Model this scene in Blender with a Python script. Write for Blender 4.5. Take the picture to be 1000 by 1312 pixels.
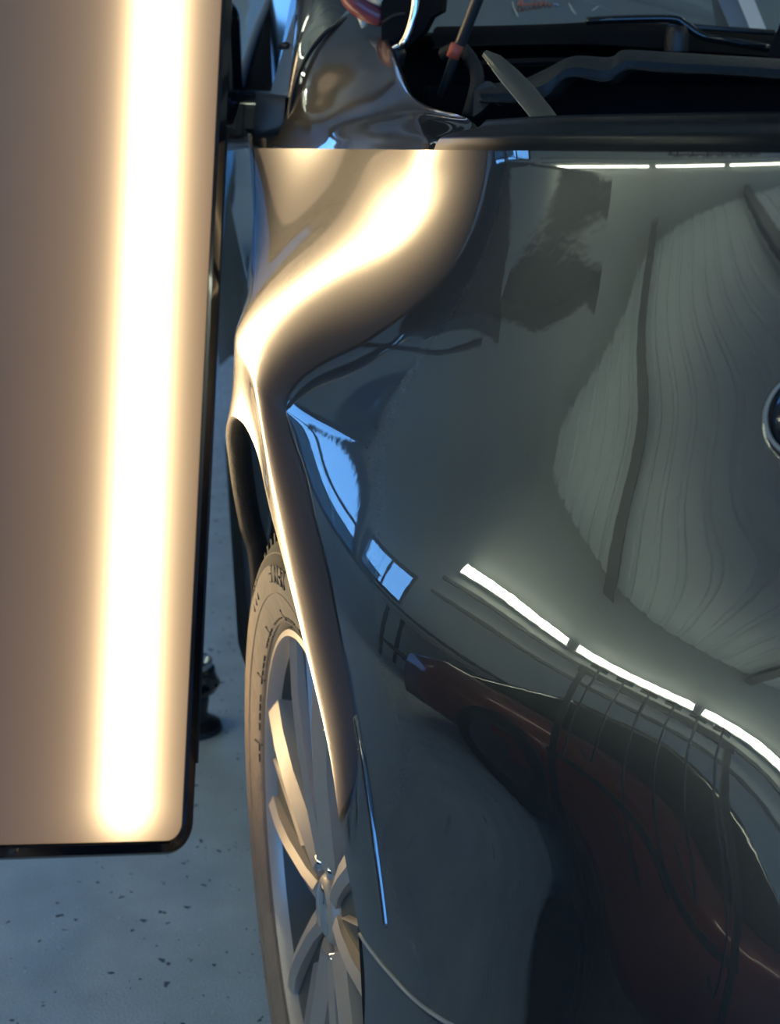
import bpy, bmesh, math, random
import numpy as np
from mathutils import Vector, Matrix

for o in list(bpy.data.objects): bpy.data.objects.remove(o)
SC = bpy.context.scene
COL = SC.collection
rnd = random.Random(7)

# ------------------------------------------------------------------ camera
FOC = 1800.0
PITCH = math.atan(556 / FOC)
YAW = math.atan(300 / FOC * math.cos(PITCH))
CAM_H = 1.12
cd = bpy.data.cameras.new('camera'); cam = bpy.data.objects.new('camera', cd); COL.objects.link(cam)
cam.location = (0, 0, CAM_H)
cam.rotation_euler = (math.pi / 2 - PITCH, 0, -YAW)
cd.sensor_fit = 'VERTICAL'; cd.sensor_height = 24.0; cd.lens = FOC / 1312 * 24.0
cd.clip_start = .02; cd.clip_end = 200
cd.dof.use_dof = True; cd.dof.focus_distance = 1.12; cd.dof.aperture_fstop = 7.0
SC.camera = cam

# ------------------------------------------------------------------ sky
w = bpy.data.worlds.new('sky'); SC.world = w; w.use_nodes = True
nt = w.node_tree; bg = nt.nodes['Background']
tc = nt.nodes.new('ShaderNodeTexCoord'); sx = nt.nodes.new('ShaderNodeSeparateXYZ')
rp = nt.nodes.new('ShaderNodeValToRGB')
nt.links.new(tc.outputs['Generated'], sx.inputs[0]); nt.links.new(sx.outputs['Z'], rp.inputs[0])
rp.color_ramp.elements[0].position = 0.0; rp.color_ramp.elements[0].color = (.14, .40, .86, 1)
rp.color_ramp.elements[1].position = .6; rp.color_ramp.elements[1].color = (.06, .25, .80, 1)
nt.links.new(rp.outputs[0], bg.inputs[0]); bg.inputs[1].default_value = 4.5

SC.view_settings.view_transform = 'Standard'; SC.view_settings.look = 'None'
SC.view_settings.exposure = 0.0; SC.view_settings.gamma = 1.0
SC.view_settings.use_curve_mapping = False
try: SC.cycles.max_bounces = 8; SC.cycles.sample_clamp_indirect = 6
except Exception: pass


# ------------------------------------------------------------------ helpers
sp, cp, st_, ct_ = math.sin(PITCH), math.cos(PITCH), math.sin(YAW), math.cos(YAW)
R_ = Vector((ct_, -st_, 0)); U_ = Vector((st_ * sp, ct_ * sp, cp)); D_ = Vector((st_ * cp, ct_ * cp, -sp))
def at(x, y, d):
    """point at depth d on the sight line of photograph pixel x, y"""
    return Vector((0, 0, CAM_H)) + d * ((x - 500) / FOC * R_ - (y - 656) / FOC * U_ + D_)

MATS = {}
def nodes(name):
    m = bpy.data.materials.new(name); m.use_nodes = True
    return m, m.node_tree, m.node_tree.nodes['Principled BSDF']
def mat(name, col, rough=.5, metal=0., coat=0., coat_rough=.03, emit=None, estr=0., bump=0., bscale=60., vary=0., vscale=8., spec=.5, trans=0., ior=1.5, coat_ior=1.5):
    if name in MATS: return MATS[name]
    m, t, b = nodes(name)
    b.inputs['Base Color'].default_value = (*col, 1); b.inputs['Roughness'].default_value = rough
    b.inputs['Metallic'].default_value = metal; b.inputs['Coat Weight'].default_value = coat
    b.inputs['Coat Roughness'].default_value = coat_rough; b.inputs['Coat IOR'].default_value = coat_ior
    b.inputs['Specular IOR Level'].default_value = spec; b.inputs['IOR'].default_value = ior
    b.inputs['Transmission Weight'].default_value = trans
    if emit: b.inputs['Emission Color'].default_value = (*emit, 1); b.inputs['Emission Strength'].default_value = estr
    if bump or vary:
        c = t.nodes.new('ShaderNodeTexCoord'); n = t.nodes.new('ShaderNodeTexNoise')
        n.inputs['Scale'].default_value = bscale; n.inputs['Detail'].default_value = 4
        t.links.new(c.outputs['Object'], n.inputs['Vector'])
        if bump:
            bp = t.nodes.new('ShaderNodeBump'); bp.inputs['Strength'].default_value = bump; bp.inputs['Distance'].default_value = .01
            t.links.new(n.outputs['Fac'], bp.inputs['Height']); t.links.new(bp.outputs[0], b.inputs['Normal'])
        if vary:
            n2 = t.nodes.new('ShaderNodeTexNoise'); n2.inputs['Scale'].default_value = vscale; n2.inputs['Detail'].default_value = 6
            t.links.new(c.outputs['Object'], n2.inputs['Vector'])
            mx = t.nodes.new('ShaderNodeMix'); mx.data_type = 'RGBA'
            mx.inputs[6].default_value = (*[k * (1 - vary) for k in col], 1); mx.inputs[7].default_value = (*[min(1, k * (1 + vary)) for k in col], 1)
            t.links.new(n2.outputs['Fac'], mx.inputs[0]); t.links.new(mx.outputs[2], b.inputs['Base Color'])
    MATS[name] = m
    return m

def thing(name, loc, label, cat, group=None):
    o = bpy.data.objects.new(name, None); COL.objects.link(o); o.location = loc; o.empty_display_size = .1
    o['label'] = label; o['category'] = cat
    if group: o['group'] = group
    return o
def tag(o, label=None, cat=None, group=None, kind=None):
    for k, v in (('label', label), ('category', cat), ('group', group), ('kind', kind)):
        if v: o[k] = v
    return o
def wloc(o):
    p = Vector((0, 0, 0))
    while o: p = p + o.location; o = o.parent
    return p
def obj(name, vf, material, parent=None, smooth=True, normals=None, sharp=None, loc=None):
    """one mesh object from world-space (verts, faces)"""
    v, f = vf
    base = Vector(loc) if loc is not None else (wloc(parent) if parent else Vector((0, 0, 0)))
    me = bpy.data.meshes.new(name)
    me.from_pydata([tuple(Vector(p) - base) for p in v], [], [tuple(int(i) for i in q) for q in f]); me.validate(); me.update()
    if smooth: me.polygons.foreach_set('use_smooth', [True] * len(me.polygons))
    if sharp is not None and smooth:
        try: me.set_sharp_from_angle(angle=math.radians(sharp))
        except Exception: pass
    if normals is not None: me.normals_split_custom_set_from_vertices([tuple(n) for n in normals])
    me.materials.append(material)
    o = bpy.data.objects.new(name, me); COL.objects.link(o)
    if parent:
        o.parent = parent; o.location = base - wloc(parent)
    else: o.location = base
    return o
def copy_obj(o, loc=None, rot=None, parent=None):
    c = o.copy(); COL.objects.link(c)
    if loc is not None: c.location = loc
    if rot is not None: c.rotation_euler = rot
    if parent is not None: c.parent = parent
    return c
def merge(*parts):
    V = []; F = []
    for v, f in parts:
        k = len(V); V += [Vector(p) for p in v]; F += [tuple(i + k for i in q) for q in f]
    return V, F
def xf(vf, M): return [M @ Vector(p) for p in vf[0]], vf[1]
def box(c, s, bev=0., M=None, seg=2):
    bm = bmesh.new(); bmesh.ops.create_cube(bm, size=1)
    for q in bm.verts: q.co = Vector((q.co.x * s[0], q.co.y * s[1], q.co.z * s[2]))
    if bev: bmesh.ops.bevel(bm, geom=bm.edges[:] , offset=bev, segments=seg, affect='EDGES', profile=.5)
    bm.verts.index_update()
    v = [(M @ q.co if M else q.co) + Vector(c) for q in bm.verts]; f = [[q.index for q in p.verts] for p in bm.faces]
    bm.free(); return v, f
def tube(pts, r, seg=12, caps=True, flat=1.0):
    pts = [Vector(p) for p in pts]; n = len(pts); rr = r if hasattr(r, '__len__') else [r] * n
    V = []; F = []
    tan = [(pts[min(i + 1, n - 1)] - pts[max(i - 1, 0)]).normalized() for i in range(n)]
    a = tan[0].orthogonal().normalized()
    for i in range(n):
        a = (a - tan[i] * a.dot(tan[i])).normalized(); b = tan[i].cross(a)
        for k in range(seg):
            q = 2 * math.pi * k / seg; V.append(pts[i] + (a * math.cos(q) + b * math.sin(q) * flat) * rr[i])
    for i in range(n - 1):
        for k in range(seg):
            k2 = (k + 1) % seg; F.append((i * seg + k, i * seg + k2, (i + 1) * seg + k2, (i + 1) * seg + k))
    if caps: F.append(tuple(range(seg))[::-1]); F.append(tuple(range((n - 1) * seg, n * seg)))
    return V, F
def lathe(prof, seg=48, M=None, a0=0., a1=2 * math.pi):
    """profile (h, r) round the local Z axis"""
    full = abs(a1 - a0 - 2 * math.pi) < 1e-6; V = []; F = []; m = len(prof); n = seg if full else seg + 1
    for i in range(n):
        q = a0 + (a1 - a0) * i / seg
        for h, r in prof: V.append(Vector((r * math.cos(q), r * math.sin(q), h)))
    for i in range(seg):
        j = (i + 1) % n
        for k in range(m - 1): F.append((i * m + k, j * m + k, j * m + k + 1, i * m + k + 1))
    if M: V = [M @ p for p in V]
    return V, F
def loft(rows, closed=False, caps=False):
    V = []; F = []; m = len(rows[0])
    for r in rows: V += [Vector(p) for p in r]
    for i in range(len(rows) - 1):
        for k in range(m if closed else m - 1):
            k2 = (k + 1) % m; F.append((i * m + k, i * m + k2, (i + 1) * m + k2, (i + 1) * m + k))
    if caps: F.append(tuple(range(m))[::-1]); F.append(tuple(range((len(rows) - 1) * m, len(rows) * m)))
    return V, F
def prism(poly, off):
    """closed solid: a 3-D polygon and its copy shifted by off"""
    n = len(poly); V = [Vector(p) for p in poly] + [Vector(p) + Vector(off) for p in poly]
    return V, [tuple(range(n))[::-1], tuple(range(n, 2 * n))] + [(i, (i + 1) % n, n + (i + 1) % n, n + i) for i in range(n)]
def spline(pts, n):
    """Catmull-Rom through points, n samples per span"""
    P = [Vector(p) for p in pts]; o = []
    for i in range(len(P) - 1):
        p0 = P[max(i - 1, 0)]; p1 = P[i]; p2 = P[i + 1]; p3 = P[min(i + 2, len(P) - 1)]
        for k in range(n):
            t = k / n
            o.append(.5 * ((2 * p1) + (p2 - p0) * t + (2 * p0 - 5 * p1 + 4 * p2 - p3) * t * t + (3 * p1 - p0 - 3 * p2 + p3) * t ** 3))
    o.append(P[-1]); return o
def patch(rows_px, n=6):
    """smooth surface through rows of points (same count in each row)"""
    R = [spline(r, n) for r in rows_px]; m = len(R[0])
    cols = [spline([r[k] for r in R], n) for k in range(m)]
    return loft([[cols[k][i] for k in range(m)] for i in range(len(cols[0]))])
def shell(vf, off):
    """give an open sheet thickness"""
    v, f = vf; n = len(v); V = [Vector(p) for p in v] + [Vector(p) + Vector(off) for p in v]
    E = {}
    for q in f:
        for a, b in zip(q, q[1:] + q[:1]): E[(a, b)] = 1
    F = list(f) + [tuple(i + n for i in q[::-1]) for q in f]
    for a, b in E:
        if (b, a) not in E: F.append((b, a, a + n, b + n))
    return V, F
# ------------------------------------------------------------------ materials
def paint_material():
    m, t, b = nodes('metallic_grey_car_paint')
    b.inputs['Base Color'].default_value = (.052, .057, .060, 1); b.inputs['Metallic'].default_value = .85
    b.inputs['Roughness'].default_value = .34
    b.inputs['Coat Weight'].default_value = 1.0; b.inputs['Coat Roughness'].default_value = .012; b.inputs['Coat IOR'].default_value = 2.45
    c = t.nodes.new('ShaderNodeTexCoord'); n = t.nodes.new('ShaderNodeTexNoise'); n.inputs['Scale'].default_value = 900; n.inputs['Detail'].default_value = 2
    t.links.new(c.outputs['Object'], n.inputs['Vector'])
    r = t.nodes.new('ShaderNodeMapRange'); r.inputs[3].default_value = .27; r.inputs[4].default_value = .41
    t.links.new(n.outputs['Fac'], r.inputs[0]); t.links.new(r.outputs[0], b.inputs['Roughness'])
    # faint orange peel of the clear coat
    n2 = t.nodes.new('ShaderNodeTexNoise'); n2.inputs['Scale'].default_value = 140; n2.inputs['Detail'].default_value = 1
    t.links.new(c.outputs['Object'], n2.inputs['Vector'])
    bp = t.nodes.new('ShaderNodeBump'); bp.inputs['Strength'].default_value = .0011; bp.inputs['Distance'].default_value = .01
    t.links.new(n2.outputs['Fac'], bp.inputs['Height']); t.links.new(bp.outputs[0], b.inputs['Coat Normal'])
    return m
PAINT = paint_material()
BLACK = mat('black_plastic', (.012, .013, .015), .42, bump=.15, bscale=300)
BLACKGLOSS = mat('gloss_black_plastic', (.008, .009, .011), .12, coat=.5)
BAY = mat('engine_bay_black', (.007, .008, .010), .65, spec=.06, vary=.4, vscale=14)
RUBBER = mat('black_rubber', (.014, .014, .014), .7, bump=.2, bscale=220)
CHROME = mat('polished_steel', (.75, .76, .78), .10, 1.0)
STEEL = mat('dull_steel', (.42, .40, .36), .36, 1.0, vary=.2, vscale=40)
TYRELIT = mat('lamplit_tyre_rubber', (.21, .165, .125), .62, bump=.25, bscale=90, vary=.25, vscale=30)  # tan in the colour stands for warm lamp light on black rubber
TYREDARK = mat('tyre_mould_black', (.012, .011, .010), .6)
ALLOY = mat('lamp_toned_alloy', (.44, .39, .34), .36, .35, coat=.15, coat_rough=.15, vary=.06, vscale=20)  # warm tint in the colour stands for the lamp's light
POCKET = mat('dark_green_grey_wheel_pocket', (.050, .058, .050), .5, .0)
LINER = mat('wheel_liner_felt', (.010, .009, .009), .9, bump=.4, bscale=80)
WALL = mat('pale_painted_wall', (.50, .53, .48), .7, vary=.08, vscale=3, bump=.05)
CEIL = mat('pale_sheet_metal_ceiling', (.52, .60, .64), .45, .0, vary=.06, vscale=2)  # blue in the colour stands for daylight on the ceiling
BEAM = mat('dark_steel_beam', (.05, .055, .06), .5, .4)
WHITE = mat('white_enamel', (.75, .75, .72), .4)
TUBE = mat('fluorescent_tube', (.9, .95, .85), .3, emit=(.95, 1.0, .78), estr=24.0)
GLASS = mat('window_glass', (1, 1, 1), .01, trans=1.0, ior=1.45)
DARKGLASS = mat('tinted_side_glass', (.006, .007, .010), .08, spec=.04)
SCREEN = mat('windscreen_glass', (.40, .44, .44), .02, .85, coat=1.0, coat_rough=.006, coat_ior=1.6)
SATIN = mat('satin_black_reflection', (.007, .008, .009), .32, spec=.2)  # black stands in for the dark reflection on the fender top
RED = mat('red_plastic', (.42, .035, .03), .35, coat=.3)
REDTAPE = mat('red_tape', (.55, .10, .06), .5)
MAROON = mat('maroon_rubber_grip', (.16, .03, .045), .4, coat=.3)
CREAM = mat('cream_plastic', (.75, .66, .5), .5)
REDPAINT = mat('dark_red_car_paint', (.22, .022, .018), .3, .3, coat=1.0)
GREYPLASTIC = mat('grey_blue_plastic', (.16, .20, .26), .45)

def floor_material():
    m, t, b = nodes('speckled_blue_grey_epoxy_floor'); L = t.links
    c = t.nodes.new('ShaderNodeTexCoord')
    def noise(s, d, off=0.):
        n = t.nodes.new('ShaderNodeTexNoise'); n.inputs['Scale'].default_value = s; n.inputs['Detail'].default_value = d
        L.new(c.outputs['Object'], n.inputs['Vector']); return n
    def ramp(src, p0, p1, c0, c1):
        r = t.nodes.new('ShaderNodeValToRGB'); r.color_ramp.elements[0].position = p0; r.color_ramp.elements[1].position = p1
        r.color_ramp.elements[0].color = (*c0, 1); r.color_ramp.elements[1].color = (*c1, 1); L.new(src, r.inputs[0]); return r
    def mix(a, bcol, fac):
        x = t.nodes.new('ShaderNodeMix'); x.data_type = 'RGBA'; L.new(fac, x.inputs[0])
        L.new(a, x.inputs[6]); x.inputs[7].default_value = (*bcol, 1); return x
    base = ramp(noise(9, 8).outputs['Fac'], .3, .75, (.42, .47, .49), (.58, .64, .65))
    fine = ramp(noise(420, 3).outputs['Fac'], .35, .7, (.8, .8, .8), (1.12, 1.12, 1.12))
    mu = t.nodes.new('ShaderNodeMix'); mu.data_type = 'RGBA'; mu.blend_type = 'MULTIPLY'; mu.inputs[0].default_value = 1
    L.new(base.outputs[0], mu.inputs[6]); L.new(fine.outputs[0], mu.inputs[7])
    cur = mu.outputs[2]
    for sc, th, col in ((24, .062, (.04, .045, .05)), (34, .055, (.06, .066, .07)), (64, .060, (.06, .066, .07)), (100, .040, (.85, .9, .9))):
        # warped cells so that the flakes are ragged, and only some cells carry one
        nz = noise(sc * 1.6, 2); va = t.nodes.new('ShaderNodeVectorMath'); va.operation = 'MULTIPLY_ADD'
        L.new(nz.outputs['Color'], va.inputs[0]); va.inputs[1].default_value = (.012 * 75 / sc,) * 3; L.new(c.outputs['Object'], va.inputs[2])
        vo = t.nodes.new('ShaderNodeTexVoronoi'); vo.inputs['Scale'].default_value = sc; L.new(va.outputs[0], vo.inputs['Vector'])
        sxx = t.nodes.new('ShaderNodeSeparateColor'); L.new(vo.outputs['Color'], sxx.inputs[0])
        thr = t.nodes.new('ShaderNodeMath'); thr.operation = 'MULTIPLY'; L.new(sxx.outputs[0], thr.inputs[0]); thr.inputs[1].default_value = .30
        su = t.nodes.new('ShaderNodeMath'); su.operation = 'SUBTRACT'; L.new(thr.outputs[0], su.inputs[0]); su.inputs[1].default_value = .30 - th * 3
        lt = t.nodes.new('ShaderNodeMath'); lt.operation = 'LESS_THAN'; L.new(vo.outputs['Distance'], lt.inputs[0]); L.new(su.outputs[0], lt.inputs[1])
        cur = mix(cur, col, lt.outputs[0]).outputs[2]
    L.new(cur, b.inputs['Base Color'])
    rr = t.nodes.new('ShaderNodeMapRange'); rr.inputs[3].default_value = .32; rr.inputs[4].default_value = .55
    L.new(noise(30, 5).outputs['Fac'], rr.inputs[0]); L.new(rr.outputs[0], b.inputs['Roughness'])
    bp = t.nodes.new('ShaderNodeBump'); bp.inputs['Strength'].default_value = .25; bp.inputs['Distance'].default_value = .003
    L.new(noise(260, 4).outputs['Fac'], bp.inputs['Height']); L.new(bp.outputs[0], b.inputs['Normal'])
    return m

# ------------------------------------------------------------------ the yard outside
# ------------------------------------------------------------------ the garage
X0, X1, Y0, Y1, ZC = -5.0, 4.2, -5.0, 9.0, 3.3
def st(name, vf, m, **k):
    o = obj(name, vf, m, smooth=False, **k); o['kind'] = 'structure'; return o
st('floor', box((-.4, 2, -.05), (9.6, 14.4, .1)), floor_material())
# ceiling: ribbed sheet, ribs run across the bay
ys = []; y = Y0
rows = []
while y < Y1:
    for dy, dz in ((0, 0), (.13, 0), (.15, .020), (.20, .020), (.22, 0)):
        rows.append([(X0, y + dy, ZC + dz), (X1, y + dy, ZC + dz)])
    y += .25
st('ceiling', shell(loft(rows), (0, 0, .05)), CEIL)
for i, by in enumerate((-3.2, -.9, 1.4, 3.7, 6.0)):
    o = st('trim_%d' % (i + 1), merge(box((-.4, by, ZC - .10), (9.2, .10, .16)), box((-.4, by, ZC - .185), (9.2, .16, .012))), BEAM)
def wall_with_holes(axis, pos, a0, a1, z1, holes, th=.12):
    parts = []; cuts = sorted(holes)
    def blk(u0, u1, za, zb):
        if u1 - u0 < 1e-4 or zb - za < 1e-4: return
        c, s = ((u0 + u1) / 2, (za + zb) / 2), (u1 - u0, zb - za)
        parts.append(box((pos, c[0], c[1]), (th, s[0], s[1])) if axis == 'x' else box((c[0], pos, c[1]), (s[0], th, s[1])))
    u = a0
    for (h0, h1, za, zb) in cuts:
        blk(u, h0, 0, z1); blk(h0, h1, 0, za); blk(h0, h1, zb, z1); u = h1
    blk(u, a1, 0, z1)
    return merge(*parts)
WIN = [(-4.2, -2.9, 1.1, 2.5), (4.05, 5.30, 1.08, 1.76), (5.40, 6.72, 1.00, 2.40)]
st('wall_left', wall_with_holes('x', X0 - .06, Y0, Y1, ZC + .1, WIN), WALL)
st('wall_right', wall_with_holes('x', X1 + .06, Y0, Y1, ZC + .1, []), WALL)
st('wall_back', wall_with_holes('y', Y1 + .06, X0 - .12, X1 + .12, ZC + .1, [(-4.4, -.22, 0, 3.24)]), WALL)
st('wall_front', wall_with_holes('y', Y0 - .06, X0 - .12, X1 + .12, ZC + .1, [(-4.4, 3.6, 0, 3.0)]), WALL)  # unseen opening, widened to let more daylight onto the floor
# horizontal rails on the left wall
for i, (zz, y1_) in enumerate(((1.98, 3.7), (1.70, 3.7), (1.02, 8.8))):
    st('trim_%d' % (11 + i), box((X0 + .03, (Y0 + y1_) / 2, zz), (.06, y1_ - Y0, .05)), BEAM)
rail = st('trim_10', merge(box((2.3, Y1 - .03, 1.66), (3.8, .05, .07)), box((2.3, Y1 - .03, .62), (3.8, .05, .05))), BEAM)
for i, (h0, h1, za, zb) in enumerate(WIN):
    fr = merge(box((X0 - .03, (h0 + h1) / 2, za + .03), (.12, h1 - h0, .06)), box((X0 - .03, (h0 + h1) / 2, zb - .03), (.12, h1 - h0, .06)),
               box((X0 - .03, h0 + .03, (za + zb) / 2), (.12, .06, zb - za - .12)), box((X0 - .03, h1 - .03, (za + zb) / 2), (.12, .06, zb - za - .12)))
    wn = st('window_%d' % (i + 1), fr, BEAM)
    for k in ((1, 2) if i == 0 else (1.5,)):
        if i < 2: obj('mullion', box((X0 - .03, h0 + (h1 - h0) * k / 3, (za + zb) / 2), (.05, .025, zb - za - .12)), BEAM, wn, smooth=False)
    for k in range(3):
        a = h0 + .06 + (h1 - h0 - .12) * k / 3; b = h0 + .06 + (h1 - h0 - .12) * (k + 1) / 3
        obj('pane', box((X0 - .03, (a + b) / 2, (za + zb) / 2), (.006, b - a - .02, zb - za - .12)), GLASS, wn, smooth=False)
    if zb - za > 1.395 and i > 0:
        obj('transom', box((X0 - .03, (h0 + h1) / 2, 1.60), (.06, h1 - h0 - .12, .05)), BEAM, wn, smooth=False)
# roller door curtain rolled up over the back opening
st('door_1', merge(box((-2.31, Y1 + .36, 3.42), (4.4, .36, .34), .08), box((-4.44, Y1 - .04, 1.62), (.07, .08, 3.24)), box((-.18, Y1 - .04, 1.62), (.07, .08, 3.24))), BEAM)
st('door_2', merge(box((-.4, Y0 + .13, 3.14), (8.2, .24, .26), .08), box((-4.44, Y0 + .04, 1.5), (.07, .08, 3.0)), box((3.64, Y0 + .04, 1.5), (.07, .08, 3.0))), BEAM)

st('ground', box((-.4, 2, -.16), (60, 60, .1)), mat('asphalt', (.07, .072, .075), .85, vary=.2, vscale=3))
st('wall_sky_block', merge(box((-6, 14, 1.1), (22, .25, 2.3)), box((-6, 14, 2.29), (22.2, .35, .08))), mat('dark_green_sky_block', (.13, .15, .13), .8, vary=.06, vscale=2))  # unseen wall added to block the sky mirrored in the door

def fill_tube(x, y, ln, z, label, along='y'):  # unseen ceiling tubes, added to brighten the room
    t = thing('fill_tube', (x, y, z), label, 'added ceiling lamp', 'added fluorescent battens under the ceiling')
    M = Matrix.Rotation(math.pi / 2, 4, 'Z') if along == 'x' else Matrix.Identity(4)
    T = Matrix.Translation((x, y, z)) @ M
    obj('housing', xf(box((0, 0, .045), (.045, ln, .03), .006), T), WHITE, t, smooth=False)
    obj('tube', xf(tube([(0, -ln / 2 + .03, 0), (0, ln / 2 - .03, 0)], .019, 12), T), TUBE, t)
    for s in (-1, 1): obj('end_cap', xf(box((0, s * (ln / 2 - .015), .012), (.05, .03, .05), .004), T), WHITE, t, smooth=False)
    for s in (-1, 1): obj('hanger', xf(tube([(0, s * ln * .3, .07), (0, s * ln * .3, ZC - z)], .005, 6), T), STEEL, t)
    return t
def wall_light(y0, y1, label):
    yc, ln = (y0 + y1) / 2, abs(y1 - y0); x, z = -4.86, 2.2
    t = thing('wall_light', (x, yc, z), label, 'wall lamp', 'fluorescent battens along the left wall')
    obj('housing', box((x - .065, yc, z), (.05, ln, .13), .008), WHITE, t, smooth=False)
    for s in (-1, 1): obj('tube', tube([(x, y0 + (y1 - y0) * .015, z + s * .03), (x, y1 - (y1 - y0) * .015, z + s * .03)], .022, 12), TUBE, t)
    for s in (y0, y1): obj('end_cap', box((x - .02, s, z), (.09, .03, .14), .004), WHITE, t, smooth=False)
for (a, b), wd in zip(((3.48, 1.52), (1.40, -.36), (-.48, -2.2)), ('nearest the window', 'middle one of three', 'farthest from the window')):
    wall_light(b, a, 'long fluorescent batten on the left wall, %s, mirrored in the fender' % wd)
for ty, wd in ((5.6, 'rear'), (2.4, 'middle'), (-.8, 'front')):  # row added as fill light for room and floor
    fill_tube(3.3, ty, 1.5, 2.95, 'added fluorescent fill tube along the right wall, %s one of its row' % wd)
fill_tube(-.85, -1.4, 1.6, 3.05, 'added fluorescent fill tube over the open floor behind the viewer')  # added to throw light on the floor
fill_tube(-1.9, 6.2, 1.6, 3.05, 'added fluorescent fill tube by the open roller door at the back')  # added to brighten the ceiling that the fender corner mirrors
fill_tube(-.85, 2.15, 1.6, 3.05, 'added fluorescent fill tube above the glowing lamp panel')  # added to whiten the pillar reflection and light the floor
COEF = [0.24356, 0.35404, 0.45566, 0.54647, 0.62367, 0.68989, 0.75692, 0.84534, 0.96588, 1.1243, 1.3089, 1.5046, 1.6873, 1.84, 1.9609, 0.13586, 0.23533, 0.32667, 0.40827, 0.47623, 0.52978, 0.57984, 0.64716, 0.746, 0.88218, 1.0448, 1.2169, 1.3702, 1.4915, 1.5793, 0.05522, 0.1434, 0.22368, 0.29603, 0.356, 0.40014, 0.43352, 0.48267, 0.5587, 0.672, 0.81393, 0.96149, 1.0847, 1.1722, 1.2273, 0.00365, 0.07934, 0.14758, 0.2083, 0.26137, 0.2997, 0.32139, 0.35064, 0.40973, 0.4924, 0.61535, 0.74319, 0.82773, 0.88251, 0.90697, -0.01925, 0.04465, 0.10066, 0.14916, 0.18891, 0.2201, 0.23934, 0.26939, 0.29826, 0.33785, 0.4706, 0.54512, 0.60257, 0.62938, 0.63062, -0.01782, 0.03491, 0.08114, 0.11966, 0.15593, 0.17356, 0.19387, 0.2025, 0.22443, 0.27031, 0.31317, 0.38554, 0.42225, 0.4341, 0.42141, 0.00049, 0.04329, 0.07915, 0.11006, 0.12728, 0.14718, 0.15172, 0.1508, 0.17583, 0.21085, 0.25257, 0.27964, 0.30924, 0.31059, 0.29823, 0.02374, 0.0558, 0.08188, 0.09812, 0.10406, 0.09132, 0.10771, 0.1139, 0.13521, 0.17734, 0.20814, 0.23685, 0.25562, 0.2664, 0.25037, 0.04135, 0.06396, 0.08086, 0.09238, 0.0964, 0.10642, 0.09126, 0.08795, 0.10578, 0.14407, 0.17153, 0.19691, 0.21415, 0.22759, 0.20406, 0.05024, 0.06363, 0.07402, 0.08127, 0.08905, 0.0885, 0.08965, 0.07809, 0.07328, 0.11194, 0.13485, 0.18993, 0.21057, 0.18709, 0.14795, 0.05046, 0.0559, 0.0594, 0.06244, 0.06419, 0.06738, 0.06768, 0.07512, 0.06248, 0.06478, 0.11613, 0.18697, 0.20285, 0.18001, 0.1216, 0.04706, 0.04501, 0.04196, 0.03834, 0.03703, 0.03877, 0.04878, 0.05852, 0.07632, 0.06139, 0.10458, 0.18057, 0.20155, 0.1805, 0.12619, 0.04581, 0.03852, 0.03006, 0.02137, 0.01566, 0.01705, 0.02805, 0.04982, 0.06897, 0.0617, 0.10024, 0.17101, 0.20267, 0.19072, 0.1449, 0.0502, 0.0406, 0.02979, 0.01793, 0.00904, 0.00747, 0.01797, 0.03691, 0.05629, 0.05844, 0.1022, 0.16856, 0.19875, 0.20173, 0.17133, 0.06099, 0.05322, 0.04448, 0.03439, 0.02489, 0.02189, 0.03115, 0.04306, 0.05639, 0.06918, 0.10835, 0.16029, 0.19933, 0.20612, 0.18567, 0.07451, 0.07169, 0.06888, 0.06614, 0.06308, 0.06137, 0.0706, 0.07894, 0.07653, 0.08039, 0.10616, 0.14927, 0.18215, 0.19259, 0.17967, 0.08405, 0.08708, 0.09088, 0.09608, 0.10285, 0.11062, 0.10921, 0.10263, 0.09208, 0.09012, 0.10464, 0.13008, 0.15321, 0.16142, 0.15233, 0.08588, 0.09404, 0.10307, 0.11322, 0.12448, 0.13322, 0.12688, 0.11154, 0.09799, 0.09693, 0.10293, 0.11263, 0.12168, 0.12234, 0.1107, 0.07595, 0.08788, 0.10015, 0.1127, 0.12368, 0.12913, 0.12305, 0.11161, 0.10352, 0.10411, 0.10465, 0.10251, 0.09779, 0.08684, 0.06718, 0.05217, 0.06676, 0.08136, 0.09525, 0.10603, 0.1111, 0.1089, 0.10558, 0.10593, 0.10942, 0.10722, 0.09695, 0.0807, 0.05834, 0.02834, 0.01343, 0.03035, 0.04699, 0.06213, 0.07387, 0.08145, 0.0863, 0.09329, 0.10366, 0.11215, 0.10986, 0.09445, 0.06891, 0.03608, -0.00459]
CREASE = 0.16271
TOPY = np.array([0.3600, 0.7194, 0.7364, 0.7707, 0.8167, 0.8776, 0.9167, 0.9745, 1.0512, 1.1594, 1.3060, 1.4475, 1.5257, 1.6245, 1.7276, 1.7780, 2.2000])
TOPZ = np.array([1.0940, 1.0820, 1.0815, 1.0804, 1.0788, 1.0766, 1.0751, 1.0727, 1.0693, 1.0645, 1.0580, 1.0517, 1.0484, 1.0443, 1.0401, 1.0380, 1.0300])
SMY = np.array([0.3600, 0.6000, 0.6579, 0.6955, 0.7152, 0.7416, 0.7720, 0.8068, 0.8232])
SMZ = np.array([0.7000, 0.6017, 0.5897, 0.5776, 0.5721, 0.5669, 0.5650, 0.5649, 0.5654])
RIDY = np.array([0.8484, 0.8359, 0.8210, 0.8074, 0.7951, 0.7853])
RIDZ = np.array([0.7147, 0.6949, 0.6681, 0.6409, 0.6133, 0.5902])
BADGE = (0.6661, 0.9516)
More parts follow.
